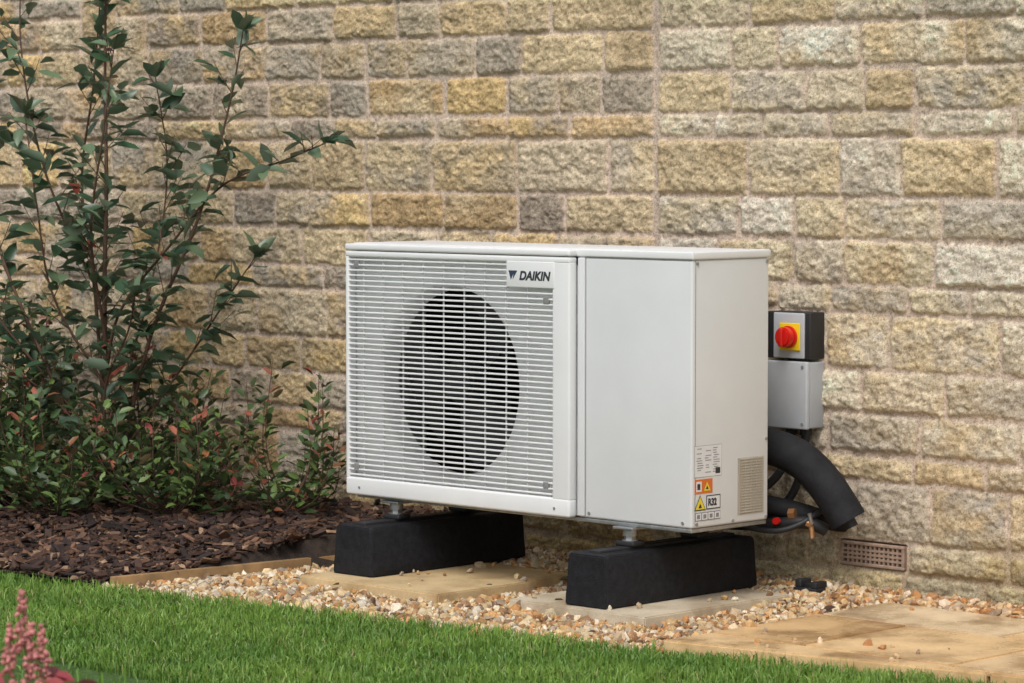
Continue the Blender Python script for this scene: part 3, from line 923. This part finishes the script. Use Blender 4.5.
def pink_plant():
    rt = np.array([math.cos(TH), math.sin(TH)])
    b = np.array([1.33, -3.2]); e = empty("pink_flowering_plant", (b[0], b[1], -.03)); st = Stems()
    random.seed(5)
    pts = []; cols = []; S = []
    for off, top in ((-.008, .505), (.024, .45), (-.03, .45), (.006, .45), (-.10, .46)):
        x, y = b + rt * off
        base = Vector((b[0], b[1], -.03)); tip = Vector((x, y, top))
        c = catmull([base, (base + tip) / 2 + Vector((.01, 0, 0)), tip], 6); st.add(c, .0016, .0008)
        for k in range(60):
            t = random.random(); zz = top - .10 * (1 - t)
            rr = .017 * (1 - t) + .004; a = random.uniform(0, 6.28)
            pts.append((x + math.cos(a) * rr * random.random(), y + math.sin(a) * rr * random.random(), zz))
            s = random.uniform(.0025, .0052); S.append((s, s, s * 1.3))
            kk = random.uniform(.7, 1.2); cols.append((min(1, .68 * kk), .27 * kk, .25 * kk))
    parent(scatter("flowers", np.array(pts), np.array(S), ICOV, ICOF, np.array(cols), M_PETAL, False, .2, True), e)
    P, Dv, L, W, Cc = [], [], [], [], []
    for k in range(420):
        a = random.uniform(0, 6.28); r = .16 * math.sqrt(random.random()); z = .37 * random.random() ** .6 * (1 - .30 * (r / .17) ** 2)
        P.append((b[0] + math.cos(a) * r, b[1] + math.sin(a) * r, z)); Dv.append((math.cos(a), math.sin(a), random.uniform(-.2, .6)))
        l = random.uniform(.03, .055); L.append(l); W.append(l * .7)
        Cc.append(random.choice([(.30, .04, .05), (.36, .08, .08), (.14, .04, .04), (.10, .10, .03)]))
    st.done(M_BARKSTEM, e)
    leaves("leaves", P, Dv, L, W, Cc, M_PETAL, e)
pink_plant()

P, Dv, L, W, Cc = [], [], [], [], []
random.seed(9)
litter = empty("fallen_leaves", (-1, -.3, 0))
for k in range(30):
    x = random.uniform(-1.6, 1.0); y = random.uniform(-.55, .6)
    P.append((x, y, -.005 if y < .3 else .01)); a = random.uniform(0, 6.28); Dv.append((math.cos(a), math.sin(a), .15)); l = random.uniform(.02, .04)
    L.append(l); W.append(l * .5); Cc.append(random.choice([(.12, .06, .03), (.2, .1, .04), (.07, .04, .03)]))
leaves("leaf_litter", P, Dv, L, W, Cc, M_LEAF2, litter)

# ------------------------------------------------------------------ light
w = bpy.data.worlds.new("World"); scene.world = w; w.use_nodes = True
nt = w.node_tree; bg = nt.nodes['Background']
sky = nt.nodes.new('ShaderNodeTexSky'); sky.sky_type = 'NISHITA'; sky.sun_disc = False
EL = math.radians(52); sdir = Vector((.50, -.87, 0)).normalized()
sky.sun_elevation = EL; sky.sun_rotation = math.atan2(sdir.x, sdir.y)
sky.dust_density = 4.0; sky.air_density = 1.0
hs = nt.nodes.new('ShaderNodeHueSaturation'); hs.inputs['Saturation'].default_value = .45
nt.links.new(sky.outputs[0], hs.inputs['Color']); nt.links.new(hs.outputs[0], bg.inputs[0])
bg.inputs[1].default_value = .15
sl = bpy.data.lights.new("sun", 'SUN'); sl.energy = 1.4; sl.angle = math.radians(24); sl.color = (1, .985, .96)
so = link(bpy.data.objects.new("sun", sl))
sv = Vector((sdir.x * math.cos(EL), sdir.y * math.cos(EL), math.sin(EL)))
so.rotation_mode = 'QUATERNION'; so.rotation_quaternion = (-sv).to_track_quat('-Z', 'Y'); so.location = sv * 10

# ------------------------------------------------------------------ camera
cd = bpy.data.cameras.new("camera"); cam = link(bpy.data.objects.new("camera", cd))
cd.sensor_width = 36; cd.lens = 3100 / 1024 * 36; cd.clip_end = 1000; cd.clip_start = .1
cam.location = (5.369, -6.249, 1.206)
cam.rotation_euler = (math.radians(90 - 3.39), 0, TH)
cd.dof.use_dof = True; cd.dof.focus_distance = 8.55; cd.dof.aperture_fstop = 9
scene.camera = cam
scene.view_settings.view_transform = 'Standard'; scene.view_settings.look = 'None'; scene.view_settings.exposure = 0
